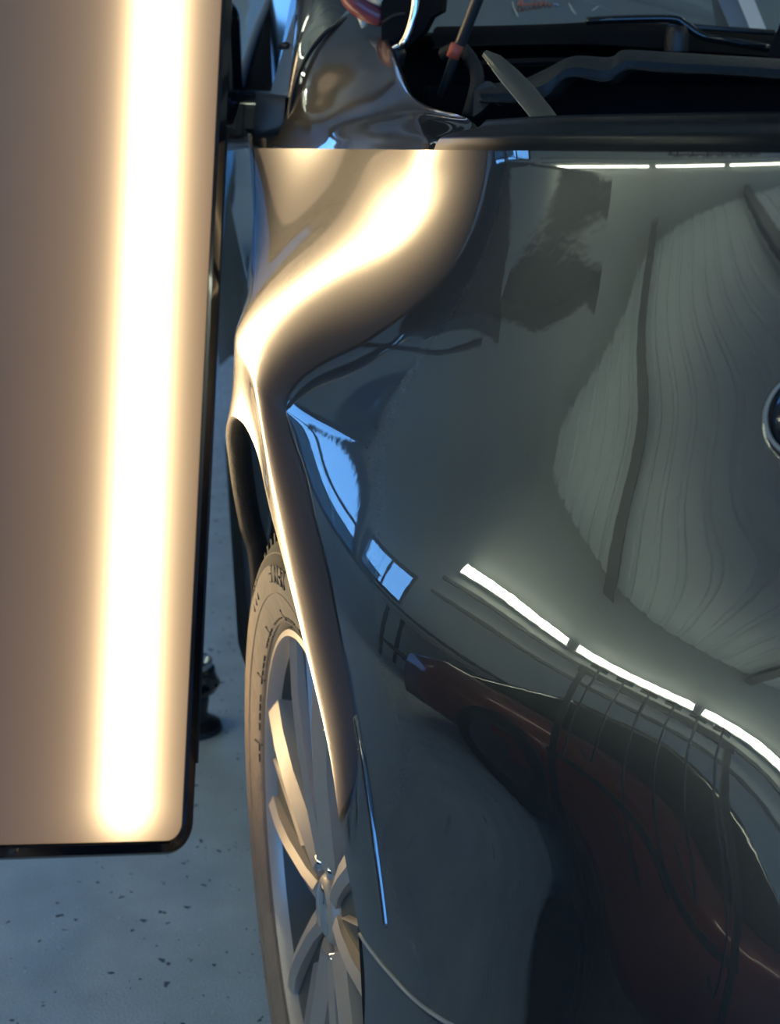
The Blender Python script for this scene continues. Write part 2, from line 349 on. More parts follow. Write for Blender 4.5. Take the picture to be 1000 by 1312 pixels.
# ------------------------------------------------------------------ the grey car: body side as a spline surface x = f(y, z)
SY0, SY1, SDY, SZ0, SZ1, SDZ = .30, 1.92, .09, .36, 1.16, .065
SNY = int(round((SY1 - SY0) / SDY)) + 3; SNZ = int(round((SZ1 - SZ0) / SDZ)) + 3
CG = np.array(COEF).reshape(SNY, SNZ)
def _b(t, k):
    if k == 0: return np.stack([(1 - t) ** 3 / 6, (3 * t ** 3 - 6 * t ** 2 + 4) / 6, (-3 * t ** 3 + 3 * t ** 2 + 3 * t + 1) / 6, t ** 3 / 6], -1)
    return np.stack([-(1 - t) ** 2 / 2, (9 * t ** 2 - 12 * t) / 6, (-9 * t ** 2 + 6 * t + 3) / 6, t ** 2 / 2], -1)
def _ev(y, z, ky, kz):
    a = (y - SY0) / SDY; b = (z - SZ0) / SDZ
    i = np.clip(np.floor(a).astype(int), 0, SNY - 4); j = np.clip(np.floor(b).astype(int), 0, SNZ - 4)
    by = _b(a - i, ky) / SDY ** ky; bz = _b(b - j, kz) / SDZ ** kz; o = 0
    for p in range(4):
        for q in range(4): o = o + by[..., p] * bz[..., q] * CG[i + p, j + q]
    return o
def side(y, z):
    """x of the body side and its slopes; outside the fitted range it goes on straight"""
    y = np.asarray(y, float); z = np.asarray(z, float)
    yc = np.clip(y, .40, 1.80); zc = np.clip(z, .42, 1.14)
    f = 1 / (1 + np.exp(-(yc - 1.02) / .05)); d = zc - .872; s = np.sqrt(d * d + .004 ** 2); w_ = np.exp(-(d / .12) ** 2)
    kz = d / s * w_ + s * (-2 * d / .0144 * w_)
    x = _ev(yc, zc, 0, 0) + CREASE * f * s * w_
    xy = _ev(yc, zc, 1, 0) + CREASE * f * (1 - f) / .05 * s * w_
    xz = _ev(yc, zc, 0, 1) + CREASE * f * kz
    g = np.where(y > 1.80, 0.03, xy)
    return x + g * (y - yc) + xz * (z - zc), g, xz
def side_grid(cols, zlo, zhi, n, inset=0., edge_bend=0.):
    """sheet over columns y with its own bottom and top in each column"""
    cols = np.asarray(cols, float); t = np.linspace(0, 1, n)
    Yg = np.repeat(cols[:, None], n, 1); Zg = np.asarray(zlo)[:, None] * (1 - t) + np.asarray(zhi)[:, None] * t
    if edge_bend:   # rows crowd together round the sharp body line
        for i in range(len(cols)):
            zz = np.linspace(zlo[i], zhi[i], 1200); dn = 1 + 7 * np.exp(-((zz - .872) / .016) ** 2); cu = np.concatenate([[0], np.cumsum((dn[1:] + dn[:-1]) / 2)])
            Zg[i] = np.interp(t * cu[-1], cu, zz)
    x, xy, xz = side(Yg, Zg)
    if edge_bend:   # added bend: last centimetre turns upright, shaped to mirror the wall tubes
        e = np.clip(Zg - (np.asarray(zhi)[:, None] - .011), 0, None); fade = np.clip((1.12 - Yg) / .12, 0, 1)
        x = x - edge_bend * fade * e * e / 2; xz = xz - edge_bend * fade * e
    nv = np.stack([-np.ones_like(x), xy, xz], -1); nv /= np.linalg.norm(nv, axis=-1)[..., None]
    Pw = np.stack([x, Yg, Zg], -1) - nv * inset
    m = len(cols); idx = np.arange(m * n).reshape(m, n)
    F = np.stack([idx[:-1, :-1], idx[:-1, 1:], idx[1:, 1:], idx[1:, :-1]], -1).reshape(-1, 4)
    return (Pw.reshape(-1, 3).tolist(), F.tolist()), nv.reshape(-1, 3)
def ztop(y): return np.interp(y, TOPY, TOPZ)
ARY = np.array([.800, .822, .8643, .916, .976, 1.042, 1.113, 1.186, 1.26, 1.33, 1.40, 1.46, 1.52, 1.575, 1.615, 1.63])
ARZ = np.array([.530, .570, .630, .682, .724, .755, .776, .790, .800, .803, .791, .762, .706, .620, .520, .420])

def cubic(xs, ys, q):
    """smooth curve through the points (Catmull-Rom tangents)"""
    xs = np.asarray(xs); ys = np.asarray(ys); q = np.asarray(q); mm = np.gradient(ys, xs)
    i = np.clip(np.searchsorted(xs, q) - 1, 0, len(xs) - 2); h = xs[i + 1] - xs[i]; t = (q - xs[i]) / h
    return (2 * t ** 3 - 3 * t ** 2 + 1) * ys[i] + (t ** 3 - 2 * t ** 2 + t) * h * mm[i] + (-2 * t ** 3 + 3 * t ** 2) * ys[i + 1] + (t ** 3 - t ** 2) * h * mm[i + 1]

car = thing('car', (.95, 2.6, 0), 'dark metallic grey car with open bonnet and dented front fender', 'car')
YA, YB, YD = .822, 1.63, 1.775
cols = np.concatenate([np.linspace(.40, YA, 110, endpoint=False), np.linspace(YA, 1.40, 260, endpoint=False), np.linspace(1.40, YB, 70), np.linspace(YB + .004, YD, 36)])
def zbot(y):
    y = np.asarray(y); a = cubic(ARY, ARZ, np.clip(y, YA, YB)); b = cubic(SMY, SMZ, np.clip(y, .36, .82)) + .0015
    return np.where(y < YA, b, np.where(y <= YB, a, .37))
vf, nn = side_grid(cols, zbot(cols), ztop(cols), 280, edge_bend=14.)
fender = obj('fender', vf, PAINT, car, normals=nn)
tag(fender, 'glossy dark grey front fender with a long wavy lamp reflection')
# bumper below the seam
bc = np.concatenate([np.linspace(.40, .76, 60), np.linspace(.765, .8205, 20)])
bl = np.where(bc < .766, .20, np.interp(bc, [.766, .7905, .822], [.36, .5036, .568]))
vf, nn = side_grid(bc, bl, cubic(SMY, SMZ, np.clip(bc, .36, .82)) - .0015, 60, .0015)
bumper = obj('bumper', vf, PAINT, car, normals=nn); tag(bumper, 'dark grey bumper corner under the fender seam')
# dark joint and bright edge along the seam
sm_y = np.linspace(.45, .818, 60); sm_z = cubic(SMY, SMZ, np.clip(sm_y, .36, .82)); sx_, sy_, sz_ = side(sm_y, sm_z)
seam = [Vector((a - .0004, b, c_ + .0008)) for a, b, c_ in zip(sx_, sm_y, sm_z)]
obj('seam_edge', tube(seam, .0014, 8), ALLOY, bumper)
obj('seam_gap', tube([p + Vector((.004, 0, -.003)) for p in seam], .0035, 8), BLACK, bumper)
# folded arch edge: sheet rolls inwards round the opening
ay = np.concatenate([np.linspace(.822, 1.40, 90), np.linspace(1.405, YB, 60)]); az = cubic(ARY, ARZ, ay); ax, _, _ = side(ay, az)
cy_, cz_ = 1.21, .36
lip = []
for dx, dr in ((0, 0), (.002, -.0022), (.006, -.0034), (.016, -.003), (.026, .002), (.026, .012)):
    row = []
    for a, b, c_ in zip(ax, ay, az):
        r = math.hypot(b - cy_, c_ - cz_); k = (r + dr) / r
        row.append((a + dx, cy_ + (b - cy_) * k, cz_ + (c_ - cz_) * k))
    lip.append(row)
obj('arch_lip', loft(lip), BLACK, fender)  # black keeps the lip dark where the lamp would light it
# raised edge of the flat arch band in front of the wheel
ry = RIDY; rz = RIDZ; rx, _, _ = side(ry, rz)
obj('arch_band_edge', tube(spline([(a + .0012, b, c_) for a, b, c_ in zip(rx, ry, rz)], 8), [.0004] + [.0032] * 39 + [.0004], 10), PAINT, fender)
# door behind the fender
dcols = np.linspace(YD + .007, 2.95, 80)
vf, nn = side_grid(dcols, np.full(80, .37), np.full(80, 1.055) + 0 * dcols, 60)
door = obj('door', vf, PAINT, car, normals=nn); tag(door, 'front door skin behind the fender')
obj('door_gap', loft([[Vector((float(side(YD + dy, z)[0]) + .012, YD + dy, z)) for z in np.linspace(.37, 1.05, 40)] for dy in (-.01, .02)]), BLACK, car)
# door lower sill
obj('sill', loft([[(float(side(y, .26)[0]) + dx, y, z) for dx, z in ((.004, .372), (.012, .345), (.05, .32), (.14, .31))] for y in np.linspace(1.64, 2.95, 30)]), BLACK, car)

# ------------------------------------------------------------------ top of the fender and corner below the windscreen
cy_pts = np.array([.42, .55, .66, .725, .78, .85, .92, 1.0, 1.06])
cz_pts = ztop(cy_pts); cx_pts, _, _ = side(cy_pts, cz_pts)
rows = [[], [], [], [], [], []]
for x, y, z in zip(cx_pts, cy_pts, cz_pts):
    din = Vector((.80, .60, 0)) if y < .95 else Vector((.93, .37, 0))
    p = Vector((x, y, z))
    for k, (a, b) in enumerate(((0, 0), (.003, .0055), (.010, .0105), (.038, .0150), (.050, .0140), (.053, -.075))):
        rows[k].append(p + din * a + Vector((0, 0, b)))
top = obj('fender_top', patch(rows, 5), SATIN, car); tag(top, 'narrow top edge of the fender along the engine bay')
# corner panel: rows run from the crease upwards, columns from the door to the engine bay rim
cp_rows = [
    [at(338, 190.5, 1.700), at(380, 190.4, 1.610), at(420, 190.7, 1.518), at(460, 191.1, 1.390), at(500, 191.4, 1.235), at(545, 191.8, 1.075), at(575, 192, 1.030)],
    [at(350, 182, 1.7115), at(384, 181, 1.629), at(424, 180, 1.545), at(464, 179, 1.430), at(506, 178, 1.290), at(553, 177, 1.136), at(592, 178, 1.070)],
    [at(362, 160, 1.742), at(390, 156, 1.680), at(430, 153, 1.620), at(470, 150, 1.545), at(510, 148, 1.455), at(556, 149, 1.330), at(600, 152, 1.190)],
    [at(372, 125, 1.760), at(396, 122, 1.715), at(430, 120, 1.672), at(464, 118, 1.622), at(496, 118, 1.570), at(523, 119, 1.510), at(533, 130, 1.440)],
    [at(384, 88, 1.775), at(404, 84, 1.745), at(432, 82, 1.712), at(460, 80, 1.680), at(484, 80, 1.650), at(503, 82, 1.620), at(512, 92, 1.580)],
    [at(402, 58, 1.790), at(418, 52, 1.770), at(438, 48, 1.748), at(459, 46, 1.725), at(478, 47, 1.705), at(493, 50, 1.685), at(501, 58, 1.665)],
    [at(432, 27, 1.805), at(442, 20, 1.795), at(454, 14, 1.785), at(467, 12, 1.775), at(480, 14, 1.760), at(490, 20, 1.745), at(498, 30, 1.730)],
]
corner = obj('fender_corner', patch(cp_rows, 6), PAINT, car); tag(corner, 'shiny upper fender corner beside the engine bay')
# rim folded down into the engine bay
rim = spline([r[-1] for r in cp_rows], 6)
obj('rim_flange', loft([[p for p in rim], [p + Vector((.006, .004, -.004)) for p in rim], [p + Vector((.012, .006, -.09)) for p in rim]]), BAY, corner)
# pillar and its black seal
pil = [[at(372, 152, 1.80), at(384, 88, 1.81), at(402, 56, 1.82), at(436, 24, 1.83), at(470, -25, 1.88), at(520, -110, 1.98)],
       [at(370, 118, 1.81), at(377, 66, 1.825), at(392, 30, 1.84), at(418, -8, 1.86), at(450, -60, 1.92), at(498, -150, 2.02)],
       [at(372, 112, 1.84), at(378, 40, 1.86), at(381, 0, 1.88), at(392, -40, 1.91), at(420, -100, 1.97), at(470, -190, 2.08)]]
pillar = obj('windscreen_pillar', patch(pil, 6), PAINT, car); tag(pillar, 'bright reflecting windscreen pillar')
obj('pillar_seal', tube(spline([at(371, 162, 1.735), at(373, 130, 1.745), at(384, 92, 1.755), at(400, 62, 1.77), at(420, 40, 1.78), at(445, 24, 1.785)], 8), .0030, 8), BLACK, pillar)

# ------------------------------------------------------------------ side window, mirror
sw = [at(306, 118, 2.02), at(350, 120, 1.93), at(379, 12, 1.90), at(384, -60, 1.95), at(372, -90, 2.1), at(345, 0, 2.2), at(318, 70, 2.1)]
sg = obj('side_window', prism(sw, (.012, .004, 0)), DARKGLASS, car, smooth=False); tag(sg, 'dark front side window')
obj('window_frame', tube(spline([at(308, 108, 2.02), at(316, 80, 2.07), at(331, 38, 2.14), at(348, -2, 2.2), at(372, -60, 2.25)], 6), .0075, 8), GREYPLASTIC, sg)
obj('belt_trim', tube([at(296, 119.5, 2.04), at(330, 120.5, 1.96), at(372, 122.5, 1.84)], .0045, 8), GREYPLASTIC, sg)
sail = [at(346, 121, 1.885), at(372, 123, 1.85), at(378, 18, 1.862), at(376, 20, 1.868)]
obj('sail_panel', prism(sail, (.01, .012, 0)), GREYPLASTIC, car, smooth=False)
obj('sail_clip', tube([at(359, 60, 1.85), at(366, 58, 1.845), at(370, 59, 1.843)], [.004, .005, .004], 8), BLACK, car)
def rounded(cx, cz, hx, hz, r, n=6):
    o = []
    for sx2, sz2, a in ((1, 1, 0), (-1, 1, 90), (-1, -1, 180), (1, -1, 270)):
        for k in range(n + 1):
            q = math.radians(a + 90 * k / n); o.append((cx + sx2 * (hx - r) + r * math.cos(q), cz + sz2 * (hz - r) + r * math.sin(q)))
    return o
# mirror head: rounded shell, glass side towards the rear
hc = at(262, 88, 1.95)
rows = []
for dy, k in ((-.075, .35), (-.07, .55), (-.055, .78), (-.03, .94), (0, 1.0), (.05, 1.0), (.055, .97)):
    rows.append([(hc.x + a * k, hc.y + dy, hc.z + b * k) for a, b in rounded(0, 0, .052, .095, .03)])
head = obj('mirror_head', loft(rows, closed=True, caps=True), BLACKGLOSS, car, sharp=50); tag(head, 'black door mirror head half hidden by the lamp panel')
obj('mirror_glass', loft([[(hc.x + a * .9, hc.y + .056, hc.z + b * .9) for a, b in rounded(0, 0, .052, .095, .03)], [(hc.x, hc.y + .056, hc.z)] * 28], closed=True), CHROME, head)
arm = []
for (px, pyc, hh, dd) in ((282, 152, 30, 1.955), (305, 152, 31, 1.94), (325, 152, 30, 1.92), (345, 150, 27, 1.895), (362, 147, 22, 1.865), (374, 144, 18, 1.84)):
    c0 = at(px, pyc, dd); s_ = dd / FOC
    arm.append([c0 + Vector((b * .10, a, b)) for a, b in rounded(0, 0, .035, hh * s_, .014)])
ma = obj('mirror_arm', loft(arm, closed=True, caps=True), BLACKGLOSS, car, sharp=50)
obj('arm_cover', loft([[p + Vector((-.001, -.006, .002)) for p in r] for r in [[c0 for c0 in arm[k]] for k in (2, 3, 4)]], closed=True, caps=True), mat('dark_blue_grey_plastic', (.035, .042, .055), .35), ma, sharp=50)
foot = [at(322, 176, 1.90), at(345, 178, 1.86), at(365, 172, 1.80), at(368, 184, 1.77), at(340, 190, 1.79), at(318, 186, 1.88)]
obj('mirror_foot', prism(foot, (.02, .05, .004)), BLACK, car, smooth=False)
obj('mirror_lower_trim', tube([at(285, 190, 1.98), at(305, 186, 1.94), at(326, 184, 1.90)], [.004, .006, .003], 8), GREYPLASTIC, car)

# ------------------------------------------------------------------ engine bay
def slab(name, poly, off, m, parent=car, **k): return obj(name, prism(poly, off), m, parent, smooth=False, **k)
bay = obj('bay_floor', box((.98, 1.10, .62), (1.35, 1.0, .03)), BAY, car, smooth=False)
obj('apron', box((.40, 1.40, .84), (.03, .70, .44)), BAY, car, smooth=False)
obj('apron', box((1.60, 1.15, .84), (.03, 1.1, .44)), BAY, car, smooth=False)
obj('firewall', box((.98, 1.80, .80), (1.3, .03, .62), .005), BAY, car, smooth=False)
obj('strut_tower', lathe([(0, .0), (0, .05), (-.012, .075), (-.02, .115), (-.20, .135)], 32, Matrix.Translation((.50, 1.42, 1.02))), BAY, car, sharp=40)
tw = obj('strut_mount', lathe([(0, 0), (0, .018), (-.006, .03), (-.012, .05), (-.012, .06)], 24, Matrix.Translation((.50, 1.42, 1.034))), RUBBER, car, sharp=40)
for k in range(3):
    q = k * 2.094 + .4; obj('bolt', lathe([(.012, 0), (.012, .007), (0, .007)], 6, Matrix.Translation((.50 + .043 * math.cos(q), 1.42 + .043 * math.sin(q), 1.022))), STEEL, tw, smooth=False)
obj('engine_cover', box((.98, 1.05, .86), (.62, .55, .12), .03, seg=3), BLACKGLOSS, car)
obj('battery_box', box((.60, 1.08, .84), (.18, .26, .18), .012), BAY, car, smooth=False)
# front cross member closing the bay
obj('front_beam', box((1.0, .62, .93), (1.2, .08, .10), .02), BAY, car, smooth=False)
# cowl: long moulded beam across the bay, seen just over the fender rim
def beam(top_pts, low_pts, th, m, name, parent=car, mid=.5):
    T = spline(top_pts, 8); L = spline(low_pts, 8)
    rows = [T, [a.lerp(b, .12) + Vector((-.006, -.012, 0)) for a, b in zip(T, L)], [a.lerp(b, mid) + Vector((-.010, -.020, 0)) for a, b in zip(T, L)],
            [a.lerp(b, .80) + Vector((-.004, -.010, 0)) for a, b in zip(T, L)], [a.lerp(b, .90) + Vector((-.010, -.016, 0)) for a, b in zip(T, L)], L,
            [b + Vector(th) for b in L], [a + Vector(th) for a in T]]
    return obj(name, loft([list(r) for r in zip(*rows)], closed=True, caps=True), m, parent, sharp=45)
COWL = mat('grey_moulded_plastic', (.024, .027, .027), .45, vary=.25, vscale=20, bump=.1, bscale=200)
beam([at(620, 108, 1.58), at(668, 102, 1.58), at(700, 88, 1.57), at(735, 72, 1.57), at(782, 73, 1.57), at(800, 64, 1.57), at(850, 66, 1.58), at(930, 71, 1.60), at(1010, 76, 1.62), at(1200, 90, 1.68)],
     [at(620, 132, 1.56), at(668, 134, 1.56), at(706, 128, 1.55), at(735, 102, 1.55), at(782, 108, 1.55), at(810, 92, 1.55), at(850, 95, 1.56), at(930, 98, 1.58), at(1010, 104, 1.60), at(1200, 122, 1.66)], (.02, .05, 0), COWL, 'cowl_beam')
beam([at(560, 34, 1.76), at(620, 33, 1.76), at(700, 31, 1.77), at(760, 28, 1.78), at(820, 28, 1.79), at(880, 32, 1.80), at(940, 38, 1.82), at(1010, 42, 1.84), at(1200, 60, 1.9)],
     [at(560, 66, 1.70), at(620, 62, 1.70), at(700, 60, 1.71), at(760, 60, 1.72), at(820, 64, 1.73), at(880, 68, 1.74), at(940, 72, 1.76), at(1010, 78, 1.78), at(1200, 98, 1.84)], (.02, .05, 0), BAY, 'windscreen_cowl')
beam([at(600, 78, 1.66), at(700, 74, 1.66), at(800, 76, 1.67), at(1010, 84, 1.7)], [at(600, 90, 1.64), at(700, 86, 1.64), at(800, 88, 1.65), at(1010, 98, 1.68)], (.02, .04, 0), BAY, 'bay_rail')
# wiper lying on the cowl
wi = obj('wiper_arm', tube(spline([at(752, 27, 1.73), at(790, 25, 1.72), at(860, 24, 1.72), at(878, 31, 1.72), at(900, 46, 1.72), at(935, 53, 1.73), at(985, 62, 1.74)], 6), .0048, 8), BLACKGLOSS, car)
obj('wiper_pivot', lathe([(0, 0), (0, .012), (-.01, .015), (-.03, .015)], 20, Matrix.Translation(at(868, 33, 1.72))), BLACK, wi)
obj('wiper_blade', box(at(925, 37, 1.74), (.14, .006, .007), .002, Matrix.Rotation(.06, 4, 'Y')), BLACK, wi)
slab('cowl_bracket', [at(1000, 30, 1.70), at(1012, 28, 1.70), at(1006, 100, 1.66), at(984, 72, 1.68)], (.01, .02, 0), BAY)
slab('bay_backing', [at(505, 48, 1.835), at(1100, 60, 1.95), at(1100, 260, 1.78), at(505, 260, 1.76)], (.01, .03, 0), BAY)  # black sheet added to close gaps and keep the bay dark
# far side fender rim
obj('far_fender', loft([[(1.62, y, 1.02) for y in (.8, 1.2, 1.6, 1.9)], [(1.70, y, 1.04) for y in (.8, 1.2, 1.6, 1.9)], [(1.80, y, .98) for y in (.8, 1.2, 1.6, 1.9)], [(1.84, y, .5) for y in (.8, 1.2, 1.6, 1.9)]]), PAINT, car)

# ------------------------------------------------------------------ windscreen with dashboard behind
base = [at(500, 52, 1.80), at(575, 46, 1.81), at(640, 42, 1.815), at(760, 40, 1.83), at(880, 44, 1.85), at(1000, 52, 1.88), at(1200, 70, 1.95)]
rise = Vector((.03, .62, .40))
ws_rows = [[p + rise * k + Vector((0, -.05 * k * (1 - k), 0)) for p in spline(base, 4)] for k in (0, .15, .3, .5, .75, 1.0)]
ws = obj('windscreen', loft(ws_rows), SCREEN, car); tag(ws, 'windscreen with scribbled marker notes at its lower edge')
obj('glass_seal', tube(spline([p + Vector((0, -.004, .002)) for p in base], 4), .004, 8), BLACK, ws)
CHALKRED = mat('red_marker', (.55, .16, .09), .6); CHALK = mat('white_marker', (.42, .46, .45), .6)
def onscreen(px, py):
    """point on the windscreen along a sight line"""
    o = Vector((0, 0, CAM_H)); d = at(px, py, 1.0) - o; p0 = base[3]; n = rise.cross(Vector((1, .05, .0))).normalized()
    return o + d * ((p0 - o).dot(n) / d.dot(n)) - n * (.0015 if n.dot(d) > 0 else -.0015)
def scribble(name, px, m, r=.0011): return obj(name, tube([onscreen(a, b) for a, b in px], r, 5), m, ws)
scribble('marker_word', [(664, 8), (666, 1), (669, 2), (668, 4), (671, 6), (666, 8), (672, 8), (674, 5), (675, 8), (678, 8), (679, 5), (681, 8), (684, 7), (685, 2), (686, 8), (689, 7), (691, 1), (692, 8), (696, 6), (697, 2), (699, 8), (702, 5), (704, 8), (708, 6)], CHALKRED)
scribble('marker_tail', [(709, 7), (712, 6), (716, 8)], CHALK)
scribble('marker_stroke', [(657, 4), (659, 12), (664, 22)], CHALK)
scribble('marker_stroke', [(729, 5), (733, 12), (738, 19)], CHALK)
scribble('marker_cross', [(748, 1), (764, 8), (783, 16)], CHALK)
scribble('marker_cross', [(784, 3), (770, 8), (759, 15)], CHALK)
obj('dashboard', box((1.0, 2.42, 1.02), (1.3, .5, .16), .05), BLACK, car)
# far pillar, roof and rear body so the car is a whole from beside
body = []
for y, zt, xin in ((2.55, 1.50, .16), (2.75, 1.60, .20), (3.3, 1.66, .22), (3.9, 1.62, .22), (4.4, 1.50, .20)):
    body.append([(.10 + xin * .55, y, 1.04), (.10 + xin, y, zt - .10), (.10 + xin + .12, y, zt), (1.0, y, zt + .02), (1.78 - xin, y, zt), (1.90 - xin, y, zt - .10), (1.90 - xin * .55, y, 1.04)])
obj('roof', loft(body), PAINT, car, sharp=40)
rq = []
for y, zt in ((2.96, 1.05), (3.6, 1.06), (4.3, 1.04), (4.62, .98), (4.75, .80)):
    k = 0 if y < 4.5 else (.08 if y < 4.7 else .2)
    rq.append([(.12 + k, y, .24), (.10 + k, y, .60), (.13 + k, y, .88), (.17 + k, y, zt), (1.0, y, zt + .01), (1.83 - k, y, zt), (1.87 - k, y, .88), (1.90 - k, y, .60), (1.88 - k, y, .24)])
obj('rear_body', loft(rq), PAINT, car)
def rail(a, b, k): return a + (b - a) * k
fb = [at(966, 48, 1.825), at(940, 46, 1.825)]; ft = [at(940, -30, 1.95), at(908, -30, 1.95)]
fp = obj('far_pillar', prism([rail(fb[1], ft[1], 5.), rail(fb[0], ft[0], 5.), fb[0], fb[1]], (.02, .05, 0)), GREYPLASTIC, car, smooth=False)
tb = [at(986, 48, 1.815), at(966, 48, 1.815)]; tt = [at(954, -30, 1.94), at(934, -30, 1.94)]
obj('pillar_glint', prism([rail(tb[1], tt[1], 5.), rail(tb[0], tt[0], 5.), tb[0], tb[1]], (.01, .02, 0)), WHITE, fp, smooth=False)  # white strip painted in as the bright reflection on the pillar
# ------------------------------------------------------------------ front wheel
WC = Vector((.113, 1.186, .347)); STEER = math.radians(5.5)
MW = Matrix.Translation(WC) @ Matrix.Rotation(STEER, 4, 'Z') @ Matrix.Rotation(-math.pi / 2, 4, 'Y')
# local: +Z outboard (away from the car), X up, Y towards the rear is -Y ... angle 0 = up
RT, RR = .376, .276
wheel = obj('wheel', lathe([(-.012, RR - .004), (-.006, RR), (.000, RR - .002), (.001, RR - .008), (-.006, RR - .013), (-.014, RR - .0155)], 96, MW), ALLOY, car, sharp=35)
tag(wheel, 'alloy front wheel seen almost edge on')
tyre = obj('tyre', lathe([(-.012, RR - .003), (-.001, RR + .003), (.006, RR + .014), (.012, .313), (.014, .330), (.0128, .3385)], 128, MW), TYRELIT, wheel)
obj('tread', lathe([(.0128, .3385), (.011, .346), (.006, .3560), (.003, .361), (-.010, .371), (-.030, .3745), (-.11, RT), (-.19, .3745), (-.21, .364), (-.225, .33), (-.21, .29), (-.19, RR)], 128, MW), RUBBER, wheel)
for r, z in ((.311, .0113), (.350, .0090), (RR + .006, .0025)):
    obj('tyre_ring', lathe([(z, r - .0008), (z + .0012, r - .0004), (z + .0012, r + .0004), (z, r + .0008)], 128, MW), TYRELIT, wheel)
def sidewall(r):
    P = [(RR + .003, -.001), (RR + .014, .006), (.313, .012), (.330, .014), (.346, .011), (.361, .003), (.371, -.010)]
    return float(np.interp(r, [p[0] for p in P], [p[1] for p in P]))
def mark(pts, wd=.0016, h=.0014):
    """raised dark stroke on the sidewall: pts (angle deg from the top, radius)"""
    V = []; F = []
    for (a0, r0), (a1, r1) in zip(pts[:-1], pts[1:]):
        p0 = Vector((r0 * math.cos(math.radians(a0)), r0 * math.sin(math.radians(a0)), sidewall(r0)))
        p1 = Vector((r1 * math.cos(math.radians(a1)), r1 * math.sin(math.radians(a1)), sidewall(r1)))
        t = (p1 - p0).normalized(); s = t.cross(Vector((0, 0, 1))).normalized() * wd / 2; k = len(V)
        for p in (p0, p1):
            V += [p - s - Vector((0, 0, .001)), p + s - Vector((0, 0, .001)), p + s + Vector((0, 0, h)), p - s + Vector((0, 0, h))]
        F += [(k, k + 1, k + 5, k + 4), (k + 1, k + 2, k + 6, k + 5), (k + 2, k + 3, k + 7, k + 6), (k + 3, k, k + 4, k + 7), (k, k + 3, k + 2, k + 1), (k + 4, k + 5, k + 6, k + 7)]
    return xf((V, F), MW)
FS = 1   # sign: positive angle runs towards the rear of the car or the front (set below)
# lettering blocks
def letters(a0, r0, r1, seq, adv):
    parts = []; a = a0
    for ch in seq:
        wdt = adv * .62
        segs = {'I': [[(a, r0), (a, r1)]], 'T': [[(a, r0), (a, r1)], [(a - wdt / 2, r1), (a + wdt / 2, r1)]], 'H': [[(a - wdt / 2, r0), (a - wdt / 2, r1)], [(a + wdt / 2, r0), (a + wdt / 2, r1)], [(a - wdt / 2, (r0 + r1) / 2), (a + wdt / 2, (r0 + r1) / 2)]],
                'L': [[(a - wdt / 2, r1), (a - wdt / 2, r0), (a + wdt / 2, r0)]], 'C': [[(a + wdt / 2, r1), (a - wdt / 2, r1), (a - wdt / 2, r0), (a + wdt / 2, r0)]],
                'O': [[(a - wdt / 2, r0), (a - wdt / 2, r1), (a + wdt / 2, r1), (a + wdt / 2, r0), (a - wdt / 2, r0)]], 'E': [[(a + wdt / 2, r1), (a - wdt / 2, r1), (a - wdt / 2, r0), (a + wdt / 2, r0)], [(a - wdt / 2, (r0 + r1) / 2), (a + wdt / 3, (r0 + r1) / 2)]]}
        for s in segs.get(ch, []): parts.append(mark(s))
        a += adv
    return merge(*parts)
obj('tyre_lettering', letters(38, .320, .342, 'IIT', 3.2), TYREDARK, wheel, smooth=False)
obj('tyre_lettering', letters(8, .322, .338, 'OEOCE', 3.1), TYREDARK, wheel, smooth=False)
obj('tyre_lettering', letters(-72, .333, .351, 'EHLECITE', 2.6), TYREDARK, wheel, smooth=False)
for k in range(-34, 30):
    a = k * 2.9
    if k % 7 == 0: obj('tyre_tick', mark([(a, RR + .006), (a, RR + .018)], .0022), TYREDARK, wheel, smooth=False)
    if k % 5 != 2: obj('tyre_dash', mark([(a, RR + .010), (a + 2.0, RR + .010)], .0013), TYREDARK, wheel, smooth=False)
# shoulder blocks
for k in range(90):
    a = k * 4.0
    obj('tread_block', xf(box((0, 0, 0), (.012, .010, .010), .002), MW @ Matrix.Rotation(math.radians(a), 4, 'Z') @ Matrix.Translation((.368, 0, -.006))) if k == 0 else xf(box((0, 0, 0), (.012, .010, .010)), MW @ Matrix.Rotation(math.radians(a), 4, 'Z') @ Matrix.Translation((.368, 0, -.006))), RUBBER, wheel, smooth=False)
# spokes: five forked, facetted arms with recessed dark pockets
obj('barrel', lathe([(-.012, RR - .014), (-.03, RR - .021), (-.075, RR - .029), (-.17, RR - .033), (-.17, .08)], 96, MW), POCKET, wheel)
def loftx(rows, M): return xf(loft(rows, closed=True, caps=True), M)
def spoke(a):
    Rz = MW @ Matrix.Rotation(math.radians(a), 4, 'Z')
    for s in (-1, 1):
        rows = []
        for r, off, hw, z, dep in ((.046, .020, .017, -.012, .04), (.085, .031, .0155, -.008, .045), (.150, .045, .015, -.003, .045), (.205, .058, .016, -.002, .045), (.266, .073, .021, -.005, .05)):
            c = s * off
            # outer flank falls away, inner edge is a sharp ridge next to the pocket
            rows.append([(r, c - s * hw, z - .002), (r, c - s * hw * .4, z + .003), (r, c + s * hw * .9, z - .006), (r, c + s * hw * 1.1, z - dep), (r, c - s * hw * .9, z - dep)])
        obj('spoke', loftx(rows, Rz), ALLOY, wheel, sharp=20)
    web = [(.06, -.014, -.017), (.06, .014, -.017), (.258, .058, -.012), (.258, -.058, -.012)]
    obj('spoke_pocket', xf(prism(web, (0, 0, -.012)), Rz), POCKET, wheel, smooth=False)
    obj('spoke_rib', loftx([[(.10, -.003, -.020), (.10, 0, -.008), (.10, .003, -.020)], [(.258, -.005, -.018), (.258, 0, -.006), (.258, .005, -.018)]], Rz), ALLOY, wheel, smooth=False)
for k in range(5): spoke(k * 72 + 10)
